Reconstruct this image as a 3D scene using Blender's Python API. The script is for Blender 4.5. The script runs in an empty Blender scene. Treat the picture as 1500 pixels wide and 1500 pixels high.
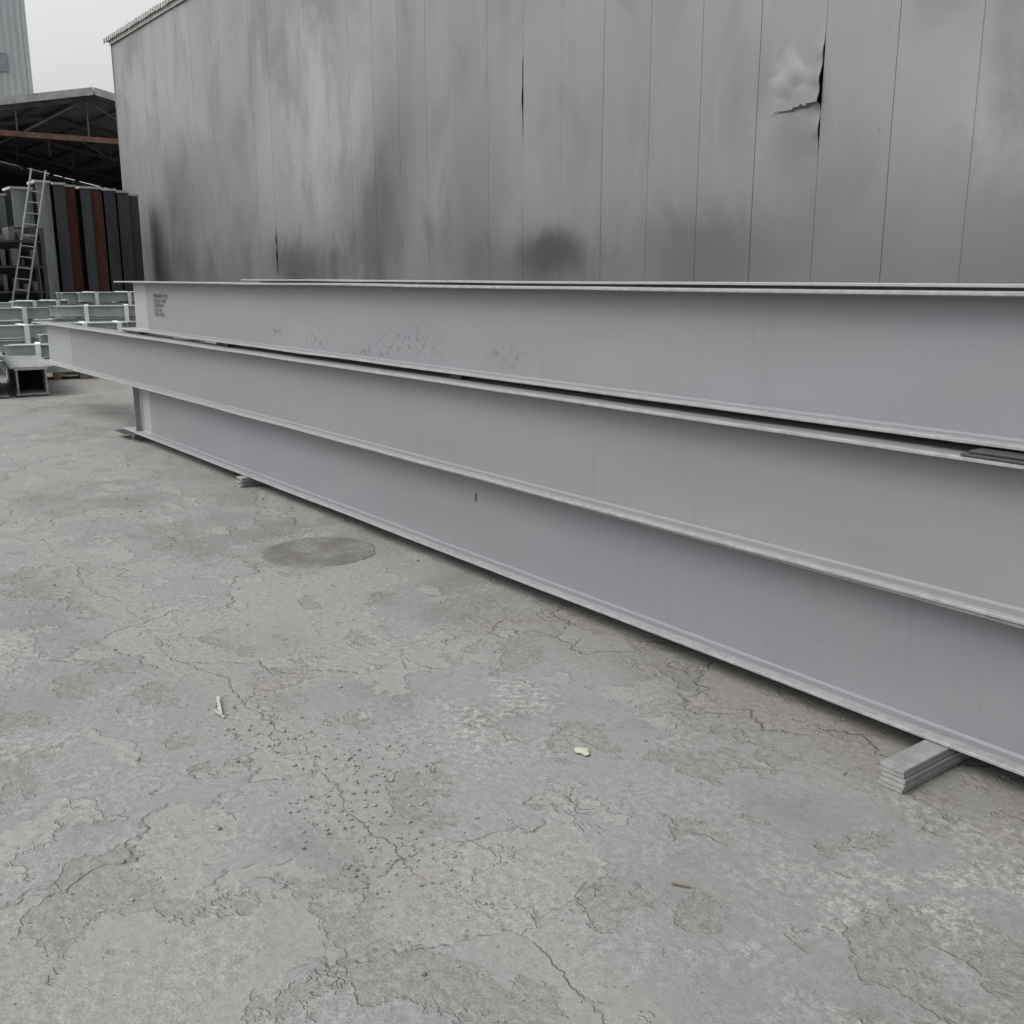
import bpy, bmesh, math, random
from mathutils import Vector, noise
random.seed(7)
scene=bpy.context.scene
R=math.radians

# ------------------------------------------------------------ node helper
class M:
    def __init__(s,name,rough=0.6,metal=0.0,spec=0.5):
        s.mat=bpy.data.materials.new(name); s.mat.use_nodes=True
        s.nt=s.mat.node_tree; s.b=s.nt.nodes['Principled BSDF']
        s.b.inputs['Roughness'].default_value=rough
        s.b.inputs['Metallic'].default_value=metal
        s.b.inputs['Specular IOR Level'].default_value=spec
        s.tc=s.nt.nodes.new('ShaderNodeTexCoord')
        s.co=s.tc.outputs['Object']
    def n(s,t): return s.nt.nodes.new(t)
    def put(s,sock,v):
        if isinstance(v,bpy.types.NodeSocket): s.nt.links.new(v,sock)
        elif isinstance(v,(tuple,list)):
            v=tuple(v)
            if len(sock.default_value)==4 and len(v)==3: v=v+(1,)
            sock.default_value=v
        else: sock.default_value=v
    def scale(s,v,sc,off=(0,0,0),rot=(0,0,0)):
        m=s.n('ShaderNodeMapping'); s.put(m.inputs['Vector'],v)
        m.inputs['Scale'].default_value=sc; m.inputs['Location'].default_value=off; m.inputs['Rotation'].default_value=rot
        return m.outputs[0]
    def noise(s,sc,detail=4,rough=.55,vec=None,dist=0.0):
        x=s.n('ShaderNodeTexNoise'); s.put(x.inputs['Vector'],vec if vec is not None else s.co)
        x.inputs['Scale'].default_value=sc; x.inputs['Detail'].default_value=detail
        x.inputs['Roughness'].default_value=rough; x.inputs['Distortion'].default_value=dist
        return x.outputs['Fac']
    def voro(s,sc,vec=None,feature='F1'):
        x=s.n('ShaderNodeTexVoronoi'); s.put(x.inputs['Vector'],vec if vec is not None else s.co)
        x.feature=feature; x.inputs['Scale'].default_value=sc
        return x.outputs['Distance']
    def math(s,op,a,b=0.0,c=0.0):
        x=s.n('ShaderNodeMath'); x.operation=op
        s.put(x.inputs[0],a); s.put(x.inputs[1],b); s.put(x.inputs[2],c)
        return x.outputs[0]
    def add(s,a,b): return s.math('ADD',a,b)
    def mul(s,a,b): return s.math('MULTIPLY',a,b)
    def sub(s,a,b): return s.math('SUBTRACT',a,b)
    def step(s,v,a,b,lo=0.0,hi=1.0):
        x=s.n('ShaderNodeMapRange'); x.interpolation_type='SMOOTHSTEP'
        s.put(x.inputs[0],v); s.put(x.inputs[1],a); s.put(x.inputs[2],b); s.put(x.inputs[3],lo); s.put(x.inputs[4],hi)
        return x.outputs[0]
    def line(s,v,c,w):
        d=s.math('ABSOLUTE',s.sub(v,c)); return s.step(d,0.0,w,1.0,0.0)
    def mix(s,f,a,b,mode='MIX'):
        x=s.n('ShaderNodeMix'); x.data_type='RGBA'; x.blend_type=mode
        s.put(x.inputs[0],f); s.put(x.inputs[6],a); s.put(x.inputs[7],b)
        return x.outputs[2]
    def xyz(s,v=None):
        x=s.n('ShaderNodeSeparateXYZ'); s.put(x.inputs[0],v if v is not None else s.co); return x.outputs
    def blob(s,X,Z,cx,cz,rx,rz,wob=None,amt=0.0):
        a=s.mul(s.sub(X,cx),1/rx); b=s.mul(s.sub(Z,cz),1/rz)
        d=s.math('SQRT',s.add(s.mul(a,a),s.mul(b,b)))
        if wob is not None: d=s.add(d,s.mul(wob,amt))
        return s.step(d,.2,1.15,1.0,0.0)
    def bump(s,h,dist=.01,strength=1.0,prev=None):
        x=s.n('ShaderNodeBump'); s.put(x.inputs['Height'],h)
        x.inputs['Distance'].default_value=dist; x.inputs['Strength'].default_value=strength
        if prev is not None: s.put(x.inputs['Normal'],prev)
        return x.outputs[0]
    def out(s,col=None,rough=None,normal=None,metal=None):
        if col is not None: s.put(s.b.inputs['Base Color'],col)
        if rough is not None: s.put(s.b.inputs['Roughness'],rough)
        if metal is not None: s.put(s.b.inputs['Metallic'],metal)
        if normal is not None: s.put(s.b.inputs['Normal'],normal)
        return s.mat

# ------------------------------------------------------------ mesh helpers
def mesh_obj(name,verts,faces,mat=None,parent=None,smooth=False):
    me=bpy.data.meshes.new(name); me.from_pydata([tuple(v) for v in verts],[],faces); me.update()
    o=bpy.data.objects.new(name,me); scene.collection.objects.link(o)
    if mat: me.materials.append(mat)
    if smooth:
        for p in me.polygons: p.use_smooth=True
    if parent: o.parent=parent
    return o
def recalc(o):
    bm=bmesh.new(); bm.from_mesh(o.data); bmesh.ops.recalc_face_normals(bm,faces=bm.faces); bm.to_mesh(o.data); bm.free(); return o
def empty(name):
    o=bpy.data.objects.new(name,None); scene.collection.objects.link(o); return o
class Geo:
    def __init__(s): s.v=[]; s.f=[]
    def box(s,x0,x1,y0,y1,z0,z1):
        b=len(s.v)
        s.v+=[(x0,y0,z0),(x1,y0,z0),(x1,y1,z0),(x0,y1,z0),(x0,y0,z1),(x1,y0,z1),(x1,y1,z1),(x0,y1,z1)]
        s.f+=[tuple(b+i for i in q) for q in [(0,3,2,1),(4,5,6,7),(0,1,5,4),(1,2,6,5),(2,3,7,6),(3,0,4,7)]]
    def bar(s,p,q,w,h=None,up=(0,0,1)):
        h=h or w; p=Vector(p); q=Vector(q); d=(q-p).normalized(); u=Vector(up)
        if abs(d.dot(u))>.95: u=Vector((1,0,0))
        a=d.cross(u).normalized()*w/2; c=a.cross(d).normalized()*h/2
        b=len(s.v)
        for e in (p,q): s.v+=[tuple(e-a-c),tuple(e+a-c),tuple(e+a+c),tuple(e-a+c)]
        s.f+=[tuple(b+i for i in t) for t in [(0,3,2,1),(4,5,6,7),(0,1,5,4),(1,2,6,5),(2,3,7,6),(3,0,4,7)]]
    def extr(s,prof,p,q,up=(0,0,1)):
        p=Vector(p); q=Vector(q); d=(q-p).normalized(); u=Vector(up); a=u.cross(d).normalized(); c=d.cross(a).normalized()
        b=len(s.v); n=len(prof)
        for e in (p,q):
            for (y,z) in prof: s.v.append(tuple(e+a*y+c*z))
        for i in range(n):
            j=(i+1)%n; s.f.append((b+i,b+j,b+n+j,b+n+i))
        s.f.append(tuple(b+i for i in reversed(range(n)))); s.f.append(tuple(b+n+i for i in range(n)))
    def obj(s,name,mat,parent=None): return recalc(mesh_obj(name,s.v,s.f,mat,parent))
def bevel(o,w,seg=1):
    m=o.modifiers.new('bevel','BEVEL'); m.width=w; m.segments=seg; m.limit_method='ANGLE'; return o
def ibeam_prof(H,B,tf,tw):
    return [(-B/2,0),(B/2,0),(B/2,tf),(tw/2,tf),(tw/2,H-tf),(B/2,H-tf),(B/2,H),(-B/2,H),(-B/2,H-tf),(-tw/2,H-tf),(-tw/2,tf),(-B/2,tf)]

# ------------------------------------------------------------ materials
GS=.73
def gc(r,g,b): return (r*GS,g*GS,b*GS)
def ground_mat():
    m=M('weathered_concrete',.9,0,.25)
    X,Y,Z=m.xyz()
    big=m.noise(.35,2,.6); mid=m.noise(2.3,5,.65,dist=.3); fine=m.noise(34,4,.72); grain=m.noise(130,2,.75)
    warp=m.noise(1.3,6,.62,vec=m.scale(m.co,(1,1,1),(3.1,7.7,0)))
    sp=m.noise(.95,6,.56,vec=m.scale(m.co,(1,.75,1),(14.3,4.2,0)))
    spm=m.step(sp,.545,.552)
    sp2=m.noise(2.2,6,.60,vec=m.scale(m.co,(1,1.3,1),(-5.3,14.2,3)))
    sp2m=m.step(sp2,.585,.593)
    sp3m=m.step(sp2,.405,.395)
    gate=m.mul(m.step(mid,.44,.54),m.step(fine,.38,.5))
    spe=m.mul(m.line(sp,.5435,.0038),gate)
    sp2e=m.mul(m.line(sp2,.5835,.005),m.mul(gate,m.step(warp,.42,.52)))
    sp3e=m.mul(m.line(sp2,.404,.005),gate)
    ww=m.sub(warp,.5)
    jy=m.math('ABSOLUTE',m.sub(m.add(Y,m.mul(ww,.50)),1.33))
    jx=m.math('ABSOLUTE',m.sub(m.add(X,m.mul(ww,.8)),-3.55))
    jxm=m.step(Y,1.25,1.4)
    brk=m.step(sp2,.42,.54)
    jl=m.mul(m.step(jy,.0,.008,1,0),m.step(brk,0,1,.3,.9))
    jl2=m.mul(m.mul(m.step(jx,.0,.006,1,0),jxm),m.mul(brk,.8))
    band=m.math('MAXIMUM',m.step(jy,.02,.16,1,0),m.mul(m.step(jx,.02,.13,1,0),jxm))
    c=m.mix(m.step(big,.35,.65),gc(.285,.285,.275),gc(.345,.346,.340))
    c=m.mix(m.step(mid,.36,.68,0,.75),c,gc(.395,.392,.379))
    c=m.mix(m.step(warp,.50,.70,0,.7),c,gc(.235,.233,.221))
    c=m.mix(m.mul(spm,.50),c,gc(.400,.392,.370))
    c=m.mix(m.mul(sp2m,.45),c,gc(.285,.271,.246))
    c=m.mix(m.mul(sp3m,.6),c,gc(.42,.415,.398))
    c=m.mix(m.mul(band,.5),c,gc(.39,.372,.335))
    dust=m.mul(m.mul(m.step(sp,.47,.36),m.step(mid,.47,.57)),m.step(fine,.46,.58))
    c=m.mix(m.mul(dust,.5),c,gc(.54,.535,.515))
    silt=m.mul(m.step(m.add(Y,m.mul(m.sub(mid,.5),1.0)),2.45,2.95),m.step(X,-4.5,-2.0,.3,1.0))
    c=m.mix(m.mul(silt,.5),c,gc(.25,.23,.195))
    e=m.math('MAXIMUM',m.math('MAXIMUM',spe,m.math('MAXIMUM',m.mul(sp2e,.8),m.mul(sp3e,.6))),m.math('MAXIMUM',jl,jl2))
    c=m.mix(m.mul(e,.38),c,gc(.13,.125,.11))
    gritty=m.step(m.add(mid,m.mul(sp2m,.2)),.40,.58,.45,1.0)
    g=m.mul(m.add(m.step(fine,.3,.72,-.22,.15),m.step(grain,.3,.7,-.16,.16)),gritty)
    g=m.add(g,1.0)
    cc=m.n('ShaderNodeCombineColor')
    for i in range(3): m.put(cc.inputs[i],g)
    c=m.mix(1.0,c,cc.outputs[0],'MULTIPLY')
    pit=m.mul(m.step(m.voro(42),.08,.2,1,0),m.step(warp,.48,.6))
    c=m.mix(m.mul(pit,.4),c,gc(.14,.135,.12))
    h=m.mul(m.add(m.mul(fine,.45),m.mul(grain,.08)),gritty)
    h=m.sub(h,m.mul(m.step(sp,.541,.552),.50)); h=m.sub(h,m.mul(m.step(sp2,.581,.593),.35)); h=m.add(h,m.mul(m.step(sp2,.408,.396),.3))
    h=m.sub(h,m.mul(m.math('MAXIMUM',jl,jl2),.35)); h=m.add(h,m.mul(warp,.6))
    return m.out(c,None,m.bump(h,.012,1.0))
MAT_G=ground_mat()

def steel_paint(name,base,lav,yc,primer=None,px=None,rust=None,rough=.46,yoff=0):
    m=M(name,rough,0,.35); X,Y,Z=m.xyz()
    a=m.noise(.55,2,.5,vec=m.scale(m.co,(1,1,1.6),(yoff,0,0)))
    b=m.noise(2.2,4,.65,vec=m.scale(m.co,(.35,1,1.5),(5,yoff,0)))
    d=m.noise(3,4,.7,vec=m.scale(m.co,(6,1,.25),(yoff,2,0)))
    c=m.mix(m.step(a,.42,.60),base,lav)
    c=m.mix(m.step(b,.45,.75,0,.5),c,tuple(k*1.14 for k in base))
    c=m.mix(m.step(d,.55,.78,0,.28),c,(.15,.15,.145))
    sp=m.noise(26,5,.75,vec=m.scale(m.co,(.8,1,1)))
    c=m.mix(m.step(sp,.645,.68,0,.45),c,(.14,.135,.125))
    if primer is not None:
        c=m.mix(m.step(m.add(X,m.mul(m.sub(b,.5),.03)),px-.006,px+.006,1,0),c,primer)
    if rust:
        msk=None
        for r in rust:
            q=m.blob(X,Z,*r); msk=q if msk is None else m.math('MAXIMUM',msk,q)
        c=m.mix(m.mul(m.mul(msk,m.step(sp,.54,.59)),.85),c,(.14,.11,.08))
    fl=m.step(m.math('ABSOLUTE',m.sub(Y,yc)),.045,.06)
    c=m.mix(m.mul(fl,m.step(sp,.35,.62,.85,.3)),c,(.37,.369,.362))  # flanges painted paler: lit edges and bright tops put into the colour
    n=m.bump(m.add(m.mul(sp,.15),a),.004,.3)
    return m.out(c,m.step(b,.3,.7,rough-.06,rough+.12),n)
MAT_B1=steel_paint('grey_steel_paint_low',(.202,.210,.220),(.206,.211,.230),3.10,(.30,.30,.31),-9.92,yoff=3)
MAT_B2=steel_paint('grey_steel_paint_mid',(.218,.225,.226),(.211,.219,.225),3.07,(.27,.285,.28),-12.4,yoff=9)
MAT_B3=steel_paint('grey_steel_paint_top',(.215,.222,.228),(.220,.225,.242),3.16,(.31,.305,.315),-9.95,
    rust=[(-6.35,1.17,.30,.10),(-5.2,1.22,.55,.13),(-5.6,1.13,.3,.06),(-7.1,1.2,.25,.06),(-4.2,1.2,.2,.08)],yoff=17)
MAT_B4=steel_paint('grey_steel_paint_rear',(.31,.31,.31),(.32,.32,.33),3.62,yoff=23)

WS=.60
def wc(r,g,b): return (r*WS,g*WS,b*WS)
def wall_mat():
    m=M('aluminium_painted_cladding',.42,.12,.5); X,Y,Z=m.xyz()
    a=m.noise(.22,3,.55,vec=m.scale(m.co,(1,1,.8),(2,0,0)),dist=.5)
    b=m.noise(.75,5,.6,vec=m.scale(m.co,(1,1,.55),(8,0,4)),dist=.6)
    st=m.noise(2.2,4,.65,vec=m.scale(m.co,(1.6,1,.12),(0,0,0)))
    rib=m.noise(9,1,.5,vec=m.scale(m.co,(3,0,.02)))
    pan=m.n('ShaderNodeTexWhiteNoise'); pan.noise_dimensions='1D'
    m.put(pan.inputs['W'],m.math('FLOOR',m.mul(m.add(X,7.45),1/.908)))
    wob=m.sub(b,.5)
    c=m.mix(m.step(a,.35,.65),wc(.325,.332,.342),wc(.40,.405,.412))
    c=m.mix(m.step(b,.45,.70,0,.7),c,wc(.24,.244,.25))
    c=m.mix(m.step(st,.48,.75,0,.22),c,wc(.48,.485,.49))
    c=m.mix(m.step(rib,.4,.7,0,.08),c,wc(.25,.25,.255))
    c=m.mix(m.mul(pan.outputs[0],.16),c,wc(.24,.24,.25))
    low=m.mul(m.step(m.add(Z,m.mul(wob,3.0)),1.5,3.4,1,0),m.step(X,-24,-9,.55,.7))
    c=m.mix(low,c,wc(.18,.18,.182))
    for (cx,cz,rx,rz,w,s) in [(-12.2,1.95,1.0,.42,1.2,.9),(-12.5,1.8,1.8,.7,1.6,.5),(-17.5,2.6,2.1,1.6,2.4,.6),(-16.6,3.8,1.4,1.9,2.4,.42),
                              (-21,1.8,2.8,.8,2.0,.7),(-27.5,3.2,2,2.2,2.4,.35),(-9.3,1.8,1.6,.6,2,.35),(-7.7,3.55,.35,.7,2,.25),(-14.2,3.0,1.2,1.6,2.6,.3)]:
        c=m.mix(m.mul(m.blob(X,Z,cx,cz,rx,rz,wob,w),s),c,wc(.065,.065,.067))
    for (cx,cz,rx,rz,w,s) in [(-19.6,4.8,1.8,2.2,2,.5),(-4.6,3.0,1.3,.8,2.4,.6),(-3.7,3.6,1.0,1.0,2.4,.6),(-7.95,3.9,.4,.22,2,.25)]:  # pale patches: soft reflections and paint variation put into the colour
        c=m.mix(m.mul(m.blob(X,Z,cx,cz,rx,rz,wob,w),s),c,wc(.60,.605,.61))
    sc=m.mul(m.step(m.noise(11,3,.8),.67,.70),m.step(a,.46,.53))
    c=m.mix(m.mul(sc,.5),c,wc(.11,.10,.095))
    return m.out(c,m.step(b,.35,.7,.36,.55),m.bump(b,.02,.35))
MAT_W=wall_mat()
def simple(name,col,rough=.6,metal=0,var=.25,sc=2.0,bumpd=.003,streak=False):
    m=M(name,rough,metal,.4)
    v=m.scale(m.co,(1,1,.15)) if streak else None
    a=m.noise(sc,4,.65,vec=v); f=m.noise(sc*14,2,.6)
    c=m.mix(m.step(a,.3,.7),tuple(k*(1-var) for k in col),tuple(min(1,k*(1+var)) for k in col))
    c=m.mix(m.step(f,.4,.7,0,.25),c,tuple(k*.7 for k in col))
    return m.out(c,None,m.bump(f,bumpd,.6))
MAT_DARK=simple('dark_cavity',(.015,.015,.016),.9)  # near-black colour stands in for shade in slits and hollows
MAT_TRIM=simple('weathered_trim',(.40,.40,.38),.6,0,.2,3)
MAT_ROOF=simple('shed_roof_sheet',(.26,.27,.28),.55,.2,.25,1)
MAT_TRUSS=simple('grey_truss_paint',(.13,.135,.14),.7,0,.25,1)
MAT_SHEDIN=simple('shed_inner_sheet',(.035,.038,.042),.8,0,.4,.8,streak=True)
MAT_RUST=simple('rust_primer',(.095,.036,.027),.8,0,.45,1.6,streak=True)
MAT_RUST2=simple('rusty_truss',(.19,.11,.08),.8,0,.35,2)
MAT_DKGIRD=simple('dark_girder_paint',(.045,.047,.050),.6,0,.4,1.0,streak=True)
MAT_GRGIRD=simple('grey_green_girder_paint',(.18,.20,.19),.55,0,.35,1.4,streak=True)
MAT_PALE=simple('pale_primer',(.38,.43,.415),.55,0,.16,2.5)
MAT_WHITE=simple('white_strap',(.78,.78,.77),.7,0,.08,5)
MAT_TOWER=simple('pale_tower_cladding',(.46,.48,.49),.6,0,.1,.3,streak=True)
MAT_GLASS=simple('dim_window',(.26,.28,.30),.25,0,.2,1)
MAT_TIMBER=simple('timber_sleeper',(.16,.12,.085),.85,0,.3,4)
MAT_PLATE=simple('spacer_plate_paint',(.255,.265,.253),.65,0,.25,9,.002)
MAT_STONE=simple('stone_chip',(.26,.252,.23),.9,0,.35,9,.004)
MAT_PAPER=simple('pale_scrap',(.48,.48,.40),.8,0,.1,20)
MAT_STICK=simple('dry_stick',(.46,.45,.40),.85,0,.15,20)
MAT_LADDER=simple('aluminium_ladder',(.34,.34,.32),.6,.1,.15,9)
MAT_INK=simple('stencil_ink',(.05,.05,.06),.8)

# ------------------------------------------------------------ ground
mesh_obj('ground',[(-400,-300,0),(300,-300,0),(300,400,0),(-400,400,0)],[(0,1,2,3)],MAT_G)

# ------------------------------------------------------------ steel I-beams
def beam(name,x0,x1,yc,z0,H,mat,B=.20,tf=.013,tw=.009,seed=0,skew=0.0,nseg=70,cope=.22):
    ch=.0022; fl=.009
    def rect(ya,yb,za,zb): return [(ya+ch,za),(yb-ch,za),(yb,za+ch),(yb,zb-ch),(yb-ch,zb),(ya+ch,zb),(ya,zb-ch),(ya,za+ch)]
    k=7; web=[(tw/2+fl,tf-.002),(tw/2+fl,tf+.001),(tw/2,tf+fl)]+[(tw/2,tf+fl+(H-2*tf-2*fl)*i/k) for i in range(1,k)]+[(tw/2,H-tf-fl),(tw/2+fl,H-tf-.001),(tw/2+fl,H-tf+.002)]
    web=web+[(-y,z) for (y,z) in reversed(web)]
    V=[];F=[]
    for prof,xa in ((rect(-B/2,B/2,0,tf),x0),(rect(-B/2,B/2,H-tf,H),x0),(web,x0+cope)):
        n=len(prof); b=len(V)
        for i in range(nseg+1):
            t=i/nseg; x=xa+(x1-xa)*t
            for (y,z) in prof:
                wv=(math.sin(math.pi*min(1,max(0,z/H)))*.008*noise.noise(Vector((x*.9+seed*7,z*2.0,seed)))) if n>8 else 0
                e=.0022*noise.noise(Vector((x*.6,seed*3,z)))
                fz=.003*noise.noise(Vector((x*1.3,seed*5,z*3))) if (n==8 and abs(y)>.05) else 0
                V.append((x,yc+y+wv+e+skew*(x-x0)/(x1-x0),z0+z+e*.4+fz))
        for i in range(nseg):
            for j in range(n):
                q=(j+1)%n; F.append((b+i*n+j,b+i*n+q,b+(i+1)*n+q,b+(i+1)*n+j))
        F.append(tuple(b+j for j in range(n))); F.append(tuple(b+nseg*n+j for j in reversed(range(n))))
    return recalc(mesh_obj(name,V,F,mat))
H=.485
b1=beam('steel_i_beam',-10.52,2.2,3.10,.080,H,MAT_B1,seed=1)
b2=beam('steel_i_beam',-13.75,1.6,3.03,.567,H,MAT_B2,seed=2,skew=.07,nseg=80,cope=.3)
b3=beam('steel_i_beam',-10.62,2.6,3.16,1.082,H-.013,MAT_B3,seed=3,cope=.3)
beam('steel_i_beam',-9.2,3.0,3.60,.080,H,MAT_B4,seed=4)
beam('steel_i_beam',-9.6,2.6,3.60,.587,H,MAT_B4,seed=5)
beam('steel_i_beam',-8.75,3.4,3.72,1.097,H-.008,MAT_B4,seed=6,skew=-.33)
lines=['H500x200 L=12m','GKL-2A  No.07','Q355B  6/8','GZ-3  1#','W-B   07/12']
for i,t in enumerate(lines):
    cu=bpy.data.curves.new('stencil_text','FONT'); cu.body=t; cu.size=.046; cu.offset=.0008
    o=bpy.data.objects.new('stencil_text',cu); scene.collection.objects.link(o)
    o.location=(-9.72,3.16-.0045-.0085,1.41-.043*i); o.rotation_euler=(R(90),0,0); o.scale=(1.15,1,1)
    cu.materials.append(MAT_INK); o.parent=b3
gg=Geo(); gg.box(-4.403,-4.397,3.086,3.0885,.40,.445); gg.obj('paint_run',MAT_INK,b1)
# end stiffener and frayed packing at the far end of the lowest beam
gg=Geo(); gg.box(-10.20,-10.19,3.03,3.088,.096,.55); gg.obj('end_stiffener',MAT_PLATE,b1)
gg=Geo(); gg.box(-10.62,-10.30,2.94,3.20,.058,.066); gg.box(-10.55,-10.05,2.965,3.18,.0675,.0765); bevel(gg.obj('packing_shims',MAT_DKGIRD),.002)
gg=Geo()
gg.box(-1.62,-1.36,2.985,3.24,1.0545,1.0635); gg.box(-1.60,-1.30,3.00,3.22,1.0650,1.0735)
bevel(gg.obj('packing_shims',MAT_DKGIRD),.002)
gg=Geo()
for x in (-4.6,-7.9,-10.1): gg.box(x-.05,x+.05,3.105,3.24,1.0545,1.0800)
gg.obj('packing_shims',MAT_DKGIRD)
for x in (-8.2,-4.0,0.3):
    gg=Geo(); gg.box(x-.05,x+.05,3.53,3.68,.567,.585); gg.box(x-.05,x+.05,3.53,3.68,1.074,1.095); gg.obj('packing_shims',MAT_PLATE)
def spacers(x,y0,y1,w,n,t):
    gg=Geo(); z=.002
    for i in range(n):
        dx=random.uniform(-.008,.008); dy=random.uniform(-.014,.014)
        gg.box(x-w/2+dx,x+w/2+dx,y0+dy,y1+dy,z,z+t-.002); z+=t
    o=gg.obj('steel_spacer_plates',MAT_PLATE); bevel(o,.0018,2); return o
spacers(-1.60,2.745,3.78,.085,5,.0153)
spacers(-7.40,2.95,3.78,.10,5,.0153)
spacers(-10.35,3.04,3.18,.12,4,.0138)

# ------------------------------------------------------------ warehouse
YW=10.0; PW=.908; S0=-7.45; XR=S0+PW*22; HW=8.4; XL=S0-28*PW
wh=empty('metal_clad_warehouse')
slits=[(-7.45,2.95,4.25,.036),(-12.9,3.65,4.9,.026),(-22.0,1.6,2.7,.03)]
V=[];F=[]
for kp in range(-28,22):
    x=S0+kp*PW
    dent=(kp==-1); nc=36 if dent else 12
    prof=[(0,.010),(.003,0)]+[(PW*k/nc,0) for k in range(1,nc)]+[(PW-.004,0),(PW-.0005,.010)]
    zs=[HW*r/70 for r in range(71)]
    if dent: zs=sorted(set([z for z in zs if not 2.9<z<4.4]+[2.9+.02*i for i in range(76)]))
    base=len(V); seed=random.random()*50; tilt=random.uniform(-.003,.003)
    for z in zs:
        for k,(u,d) in enumerate(prof):
            X=x+u; y=YW+d+tilt*(u/PW)*(1 if 0<k<len(prof)-1 else 0)
            y+=.014*noise.noise(Vector((X*.9,z*.45,.3)))+.003*math.sin(math.pi*u/PW)*noise.noise(Vector((seed,z*.8,0)))*2
            for (sx,za,zb,wd) in slits:
                sx2=S0+round((sx-S0)/PW)*PW
                if za<z<zb and -PW*1.01<X-sx2<=.0001 and k>0:
                    e=math.sin(math.pi*(z-za)/(zb-za))**.7*(.7+.9*noise.noise(Vector((z*6,sx,0))))
                    k2=max(0,1+(X-sx2)/.25); y-=e*k2*k2*wd*1.2; X-=e*k2*wd*.5
            if dent:
                s_=x+u-S0
                cz=3.50+.10*s_+.02*noise.noise(Vector((s_*9,0,4)))
                along=max(0,min(1,(s_+.72)/.5))
                if z>=cz: y-=.040*along*math.exp(-((z-cz)/.20)**1.2)
                else: y-=-.012*along*math.exp(-((cz-z)/.10))
                q=max(0,1-math.hypot((s_+.42)/.42,(z-3.80)/.34))
                cr=abs(noise.noise(Vector((s_*3.2+z*2,z*2.4-s_,9))))
                y-=.06*q**.7*(cr-.15)
            V.append((X,y,z))
    n=len(prof)
    for r in range(len(zs)-1):
        for k in range(n-1):
            a=base+r*n+k; F.append((a,a+1,a+n+1,a+n))
w=mesh_obj('front_cladding',V,F,MAT_W,wh,True)
md=w.modifiers.new('es','EDGE_SPLIT'); md.split_angle=R(30)
gg=Geo(); gg.box(XL+.02,XR-.02,YW+.09,YW+14,0,HW-.02); gg.obj('building_body',MAT_DARK,wh)  # near-black body: shade seen through the slits put into its colour
gg=Geo(); gg.box(XL-.02,XL+.018,YW-.012,YW+14,0,HW-.03); gg.obj('side_cladding',MAT_ROOF,wh)
gg=Geo()
gg.extr([(0,0),(15,1.6),(15,1.66),(0,.06)],(XL-.3,YW-.10,HW),(XR+.3,YW-.10,HW))
gg.obj('roof',MAT_TRIM,wh)
gg=Geo(); xx=XL-.3
while xx<XR:
    gg.box(xx,xx+.12,YW-.14,YW-.102,HW-.03+random.uniform(-.012,.012),HW+.09+random.uniform(-.01,.01)); xx+=.20
gg.obj('eave_tiles',MAT_TRIM,wh)
gg=Geo(); gg.box(XL-.02,XR,YW-.05,YW-.028,HW-.12,HW-.01); gg.obj('eave_flashing',MAT_TRIM,wh)

# ------------------------------------------------------------ open steel shed
sh=empty('open_steel_shed')
SX=-45; RY=12.6; RZ=8.75; EL=-1.0; ER=26.0; sl=.205
zl=RZ-(RY-EL)*sl; zr=RZ-(ER-RY)*sl; BK=SX-26
def roofz(y): return RZ-abs(y-RY)*sl
V=[];F=[]; xs=[]; xx=SX+.8
while xx>BK: xs.append(xx); xx-=.15
for i,xv in enumerate(xs):
    dz=.04 if i%2 else 0
    for y in (EL,RY,ER): V.append((xv,y,roofz(y)+.10+dz))
for i in range(len(xs)-1):
    for k in range(2): F.append((i*3+k,i*3+k+1,(i+1)*3+k+1,(i+1)*3+k))
mesh_obj('roof_sheet',V,F,MAT_ROOF,sh)
gg=Geo()
for (ya,yb) in ((EL,RY),(RY,ER)):
    gg.bar((SX+.84,ya,roofz(ya)+.04),(SX+.84,yb,roofz(yb)+.04),.05,.28)
gg.obj('gable_fascia',MAT_TRIM,sh)
gg=Geo()
for fx in (SX,SX-6.5,SX-13,SX-19.5):
    gg.bar((fx,EL,roofz(EL)-.15),(fx,RY,RZ-.15),.14,.16); gg.bar((fx,RY,RZ-.15),(fx,ER,roofz(ER)-.15),.14,.16)
    ys=[EL+(ER-EL)*i/10 for i in range(11)]
    for i in range(1,10):
        y=ys[i]
        if roofz(y)-.18>7.1: gg.bar((fx,y,7.0),(fx,y,roofz(y)-.18),.06)
        if i<9 and min(roofz(ys[i]),roofz(ys[i+1]))>7.3:
            a,b=(ys[i],7.0),(ys[i+1],roofz(ys[i+1])-.18)
            if i%2: a,b=(ys[i],roofz(ys[i])-.18),(ys[i+1],7.0)
            gg.bar((fx,a[0],a[1]),(fx,b[0],b[1]),.05)
for i in range(1,18):
    y=EL+(ER-EL)*i/18; gg.bar((SX+.6,y,roofz(y)-.03),(BK,y,roofz(y)-.03),.08,.12)
gg.obj('roof_trusses',MAT_TRUSS,sh)
gg=Geo(); gg.bar((SX+.12,EL,7.02),(SX+.12,ER,7.02),.22,.20)
gg.obj('tie_beams',MAT_RUST2,sh)
gg=Geo()
for fx in (SX,SX-6.5,SX-13,SX-19.5):
    for y in (EL+.3,ER-.3): gg.extr(ibeam_prof(.35,.3,.02,.02),(fx,y,0),(fx,y,roofz(y)-.2),up=(1,0,0))
gg.obj('columns',MAT_DKGIRD,sh)
gg=Geo(); gg.box(BK-.1,BK,EL,ER,0,zl+.1); gg.box(BK,SX,EL-.1,EL,0,zl); gg.box(BK,SX,ER,ER+.1,0,zr)
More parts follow.
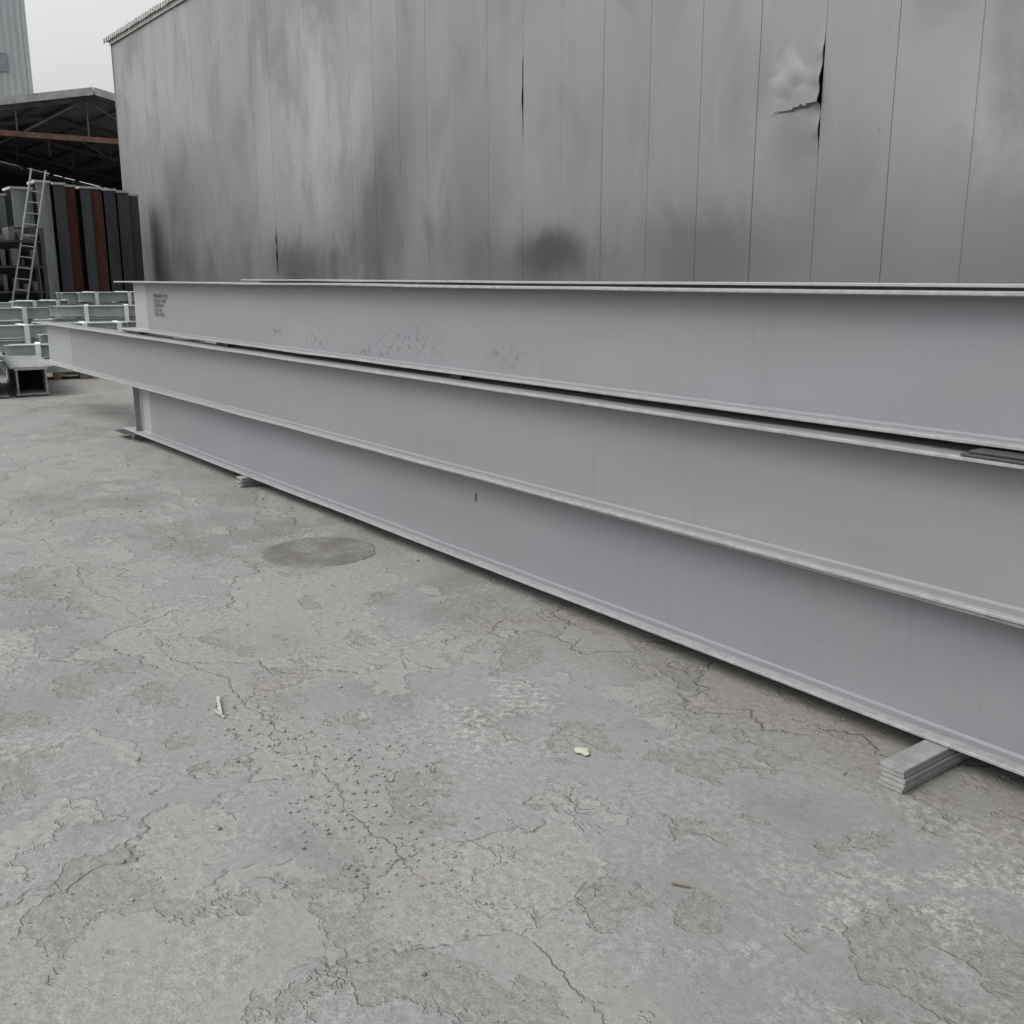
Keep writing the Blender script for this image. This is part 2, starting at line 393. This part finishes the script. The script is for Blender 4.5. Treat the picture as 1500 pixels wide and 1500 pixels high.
gg.f.append((len(gg.v),len(gg.v)+1,len(gg.v)+2)); gg.v+=[(BK-.05,EL,zl+.1),(BK-.05,ER,zl+.1),(BK-.05,RY,RZ+.1)]
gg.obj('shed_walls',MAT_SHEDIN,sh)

# ------------------------------------------------------------ tower
tw=empty('clad_tower_building')
V=[];F=[]
def corr(pa,pb,z0,z1,n):
    b=len(V); pa=Vector(pa); pb=Vector(pb); d=(pb-pa); nn=Vector((d.y,-d.x,0)).normalized()
    for i in range(n+1):
        p=pa+d*i/n+nn*(.10 if i%2 else 0)
        V.append((p.x,p.y,z0)); V.append((p.x,p.y,z1))
    for i in range(n): F.append((b+2*i,b+2*i+2,b+2*i+3,b+2*i+1))
corr((-90,6,0),(-90,20.9,0),0,44,60); corr((-90,20.9,0),(-108,20.9,0),0,44,60); corr((-90,6,0),(-108,6,0),0,44,40)
mesh_obj('cladding',V,F,MAT_TOWER,tw)
gg=Geo(); gg.box(-108,-90.15,6.1,20.8,0,43.9); gg.obj('core',MAT_TOWER,tw)
gg=Geo()
for z in (17.0,28):
    for y in (10,14.4,18.45): gg.box(-90.0,-89.85,y,y+.95,z-.05,z+1.3)
gg.obj('windows',MAT_GLASS,tw)
gg=Geo(); gg.box(-90,-89.8,20.75,21.05,0,44); gg.obj('corner_trim',MAT_TOWER,tw)

# ------------------------------------------------------------ plate girders standing in front of shed
def girder(name,x,y,z0,z1,w,d,mat):
    gg=Geo()
    gg.extr(ibeam_prof(d,w,.03,.025),(x,y,z0),(x,y,z1),up=(1,0,0))
    k=z0+.7
    while k<z1: gg.box(x+.035,x+d-.035,y-w/2+.01,y+w/2-.01,k,k+.02); k+=1.1
    k=z0+.4
    while k<z1-.1:
        gg.box(x+d+.0,x+d+.012,y-w*.38,y-w*.28,k,k+.04); gg.box(x+d+.0,x+d+.012,y+w*.28,y+w*.38,k,k+.04); k+=.16
    o=gg.obj(name,mat)
    gg=Geo(); gg.box(x-.02,x+d+.04,y-w/2-.03,y+w/2+.03,z1+.001,z1+.06); gg.obj('cap_plate',MAT_TRIM,o)
    return o
cols=[(6.98,MAT_GRGIRD,4.02,.34),(7.36,MAT_DKGIRD,3.98,.28),(7.70,MAT_RUST,3.97,.34),(8.04,MAT_DKGIRD,3.92,.26),(8.36,MAT_RUST,3.93,.30),(8.70,MAT_DKGIRD,3.9,.30),(9.05,MAT_DKGIRD,3.86,.30),(9.4,MAT_DKGIRD,3.8,.27)]
for (y,mt,z,w_) in cols: girder('plate_girder',-30.5-random.random()*.5,y,0,z,w_,.8,mt)
for (y,mt,z,x) in [(6.50,MAT_GRGIRD,3.85,-31),(5.95,MAT_GRGIRD,3.7,-31.6),(5.4,MAT_GRGIRD,3.6,-31.2),(4.8,MAT_GRGIRD,3.4,-32)]:
    girder('plate_girder',x,y,0,z,.5,.9,mt)
p=empty('scrap_plate_rack'); gg=Geo()
for y in (4.6,6.25):
    for x in (-28.2,-27.3): gg.box(x-.04,x+.04,y-.04,y+.04,0,2.75)
for z in (.6,1.2,1.8,2.4): gg.box(-28.2,-27.3,4.6,6.25,z,z+.05)
gg.box(-28.3,-28.26,4.6,6.3,0,2.8)
gg.obj('rack_frame',MAT_DKGIRD,p); gg=Geo()
for z in (.66,1.26,1.86,2.46):
    for i in range(7):
        y=4.65+i*.22; gg.box(-28.1,-27.35+random.uniform(-.1,.1),y,y+random.uniform(.05,.18),z,z+random.uniform(.08,.4))
gg.obj('stored_plates',MAT_TRUSS,p)
gg=Geo(); p0=Vector((-27.1,5.15,0)); p1=Vector((-27.5,6.22,4.15)); off=Vector((.10,.30,-.04))
gg.bar(p0,p1,.03,.05); gg.bar(p0+off,p1+off,.03,.05)
for i in range(1,16):
    t=i/16; gg.bar(p0.lerp(p1,t),p0.lerp(p1,t)+off,.022)
gg.obj('leaning_ladder',MAT_LADDER)

# ------------------------------------------------------------ bundles of small beams
def bundle(cx,cy,ang,L,cols_,rows,h=.20,w=.17,z0=.12,strap=True):
    p=empty('steel_beam_bundle'); p.location=(cx,cy,0); p.rotation_euler=(0,0,R(ang))
    gg=Geo(); gt=Geo(); gs=Geo(); z=z0
    for r in range(rows):
        for c in range(cols_):
            y=(c-(cols_-1)/2)*(w+.02); dx=random.uniform(-.3,.3)
            if r==rows-1 and random.random()<.25: continue
            gg.extr(ibeam_prof(h,w,.013,.012),(-L/2+dx,y,z),(L/2+dx,y,z))
            if random.random()<.6: gg.box(L/2+dx,L/2+dx+.012,y-w/2-.02,y+w/2+.02,z-.01,z+h+.01)
        z+=h
        if r<rows-1:
            for k in (-.3,.3): gt.box(L*k-.04,L*k+.04,-(cols_*w)/2-.05,(cols_*w)/2+.05,z+.002,z+.033)
            z+=.035
    for k in (-.32,.0,.32): gt.box(L*k-.06,L*k+.06,-(cols_*w)/2-.1,(cols_*w)/2+.1,.003,z0-.002)
    gg.obj('beams',MAT_PALE,p); gt.obj('timbers',MAT_TIMBER,p)
    if strap:
        W=(cols_*(w+.02))/2+.012
        for k in (-.2,.24):
            gs.box(L*k-.04,L*k+.04,-W-.006,-W,z0,z+.01); gs.box(L*k-.04,L*k+.04,-W,W,z+.002,z+.012); gs.box(L*k-.04,L*k+.04,W,W+.006,z0,z+.01)
        gs.obj('straps',MAT_WHITE,p)
    return p
bundle(-25.3,4.6,84,2.6,4,4)
bundle(-26.0,7.9,80,2.4,4,4)
bundle(-23.6,6.6,100,1.7,3,5)
bundle(-21.6,6.0,74,1.7,4,4)
bundle(-21.0,3.9,95,1.6,3,4)
bundle(-19.2,5.2,80,1.3,4,3)
bundle(-19.0,3.5,88,1.6,4,3)
bundle(-17.4,4.0,78,1.2,3,2)
bundle(-18.2,4.6,118,.9,3,3,.16,.14)
bundle(-22.8,5.0,112,1.2,3,5,.17,.15)
p=empty('open_box_girder'); p.location=(-14.9,3.10,0); p.rotation_euler=(0,0,R(-8))
gg=Geo(); t=.02; W=.42; Hh=.38; L=2.4
gg.box(-L,0,-W/2,W/2,.02,.02+t); gg.box(-L,0,-W/2,W/2,Hh-t,Hh); gg.box(-L,0,-W/2+.02,-W/2+.02+t,.02+t,Hh-t); gg.box(-L,0,W/2-.02-t,W/2-.02,.02+t,Hh-t)
gg.box(-L,-.05,-W/2-.05,W/2+.08,Hh+.001,Hh+.018)
gg.obj('box_plates',MAT_PLATE,p)
gg=Geo(); gg.box(-L+.1,-.6,-W/2+.045,W/2-.045,.045,Hh-t-.003); gg.obj('dark_infill',MAT_DARK,p)  # near-black block added inside, painting the shade of the open end
gg=Geo(); gg.extr(ibeam_prof(.27,.22,.014,.012),(-2.2,-.42,.02),(.1,-.42,.02)); gg.extr(ibeam_prof(.27,.22,.014,.012),(-2.3,-.42,.292),(.0,-.42,.292)); gg.obj('side_beams',MAT_PLATE,p)

# ------------------------------------------------------------ manhole / patched concrete disc
mm=M('patched_concrete_disc',.92,0,.3)
f=mm.noise(30,4,.7); a=mm.noise(4,5,.65)
c=mm.mix(mm.step(a,.35,.68),(.150,.143,.127),(.225,.22,.203)); c=mm.mix(mm.step(f,.4,.65,0,.5),c,(.118,.113,.102))
MAT_MH=mm.out(c,None,mm.bump(mm.add(f,a),.012,.9))
V=[(-5.3,2.58,.006)];F=[];N=96
for ring,(rr,z) in enumerate(((.325,.006),(.338,.0005))):
    for i in range(N):
        t=2*math.pi*i/N; r=rr*(1+.035*noise.noise(Vector((math.cos(t)*2.5,math.sin(t)*2.5,1)))+.04*noise.noise(Vector((math.cos(t)*9,math.sin(t)*9,5))))
        V.append((-5.3+r*math.cos(t),2.58+r*math.sin(t),z))
for i in range(N):
    j=(i+1)%N; F.append((0,1+i,1+j)); F.append((1+i,1+N+i,1+N+j,1+j))
mesh_obj('manhole_cover',V,F,MAT_MH)

# ------------------------------------------------------------ litter
V=[];F=[]; N=11
for i in range(N):
    t=2*math.pi*i/N; r=.028*(1+.3*random.uniform(-1,1)); V.append((-2.39+r*1.2*math.cos(t),2.12+r*.9*math.sin(t),.004+.006*random.random()))
V.append((-2.39,2.12,.010)); F=[(N,i,(i+1)%N) for i in range(N)]
mesh_obj('leaf_scrap',V,F,MAT_PAPER)
gg=Geo(); gg.bar((-3.42,1.235,.008),(-3.58,1.285,.012),.011,.008); gg.bar((-3.40,1.24,.006),(-3.47,1.23,.012),.008,.005); gg.obj('wood_splinter',MAT_STICK)
gg=Geo(); gg.bar((-1.62,1.83,.004),(-1.66,1.80,.006),.006,.004); gg.obj('twig',MAT_TIMBER)
bm=bmesh.new(); bmesh.ops.create_icosphere(bm,subdivisions=1,radius=1)
iv=[tuple(v.co) for v in bm.verts]; ifc=[tuple(v.index for v in f.verts) for f in bm.faces]; bm.free()
V=[];F=[]
def stone(x,y,r):
    b=len(V); a=random.random()*6.28; sx,sy,sz=random.uniform(.7,1.3),random.uniform(.7,1.2),random.uniform(.45,.8)
    for v in iv:
        k=1+random.uniform(-.18,.18); px=v[0]*sx*r*k; py=v[1]*sy*r*k
        V.append((x+px*math.cos(a)-py*math.sin(a),y+px*math.sin(a)+py*math.cos(a),r*sz*.6+v[2]*sz*r*k))
    for f in ifc: F.append(tuple(b+i for i in f))
for i in range(5500):
    x=random.uniform(-9,0); y=random.uniform(.1,3.3)
    d=noise.noise(Vector((x*1.2,y*1.2,3))); near=abs(y-1.33)<.25
    if d>0.05 or near or random.random()<.15: stone(x,y,random.choice([.0015,.002,.0025,.003,.004]) if random.random()<.98 else random.uniform(.006,.011))
for k in range(360):
    cx,cy=random.choice([(-2.55,1.30),(-2.2,1.28),(-3.3,1.3),(-2.75,1.45)])
    stone(cx+random.gauss(0,.17),cy+random.gauss(0,.10),random.uniform(.0015,.0075))
mesh_obj('gravel',V,F,MAT_STONE)

# ------------------------------------------------------------ world + sun
EL_=R(52); AZ=R(200)
w=bpy.data.worlds.new('World'); scene.world=w; w.use_nodes=True; nt=w.node_tree
bg=nt.nodes['Background']; sk=nt.nodes.new('ShaderNodeTexSky'); sk.sky_type='NISHITA'; sk.sun_disc=False
sk.sun_elevation=EL_; sk.sun_rotation=AZ; sk.dust_density=4.0; sk.air_density=1.5; sk.ozone_density=1.0
hs=nt.nodes.new('ShaderNodeHueSaturation'); hs.inputs['Saturation'].default_value=.08; hs.inputs['Value'].default_value=1.28
nt.links.new(sk.outputs[0],hs.inputs['Color']); nt.links.new(hs.outputs[0],bg.inputs['Color']); bg.inputs['Strength'].default_value=.15
sd=bpy.data.lights.new('sun','SUN'); sd.energy=.85; sd.angle=R(40); sd.color=(1,.98,.95)
so=bpy.data.objects.new('sun',sd); scene.collection.objects.link(so)
sv=Vector((math.sin(AZ)*math.cos(EL_),math.cos(AZ)*math.cos(EL_),math.sin(EL_)))
so.rotation_euler=sv.to_track_quat('Z','Y').to_euler()

# ------------------------------------------------------------ camera
cd=bpy.data.cameras.new('camera'); cam=bpy.data.objects.new('camera',cd); scene.collection.objects.link(cam)
cd.sensor_width=36; cd.lens=36*1472/1500; cd.clip_end=1500; cd.clip_start=.05
p=R(13.2); h=R(37.2)
d=Vector((-math.cos(h)*math.cos(p),math.sin(h)*math.cos(p),-math.sin(p)))
cam.location=(0,0,1.6); cam.rotation_euler=d.to_track_quat('-Z','Y').to_euler()
scene.camera=cam
scene.view_settings.view_transform='Standard'; scene.view_settings.look='None'; scene.view_settings.exposure=0
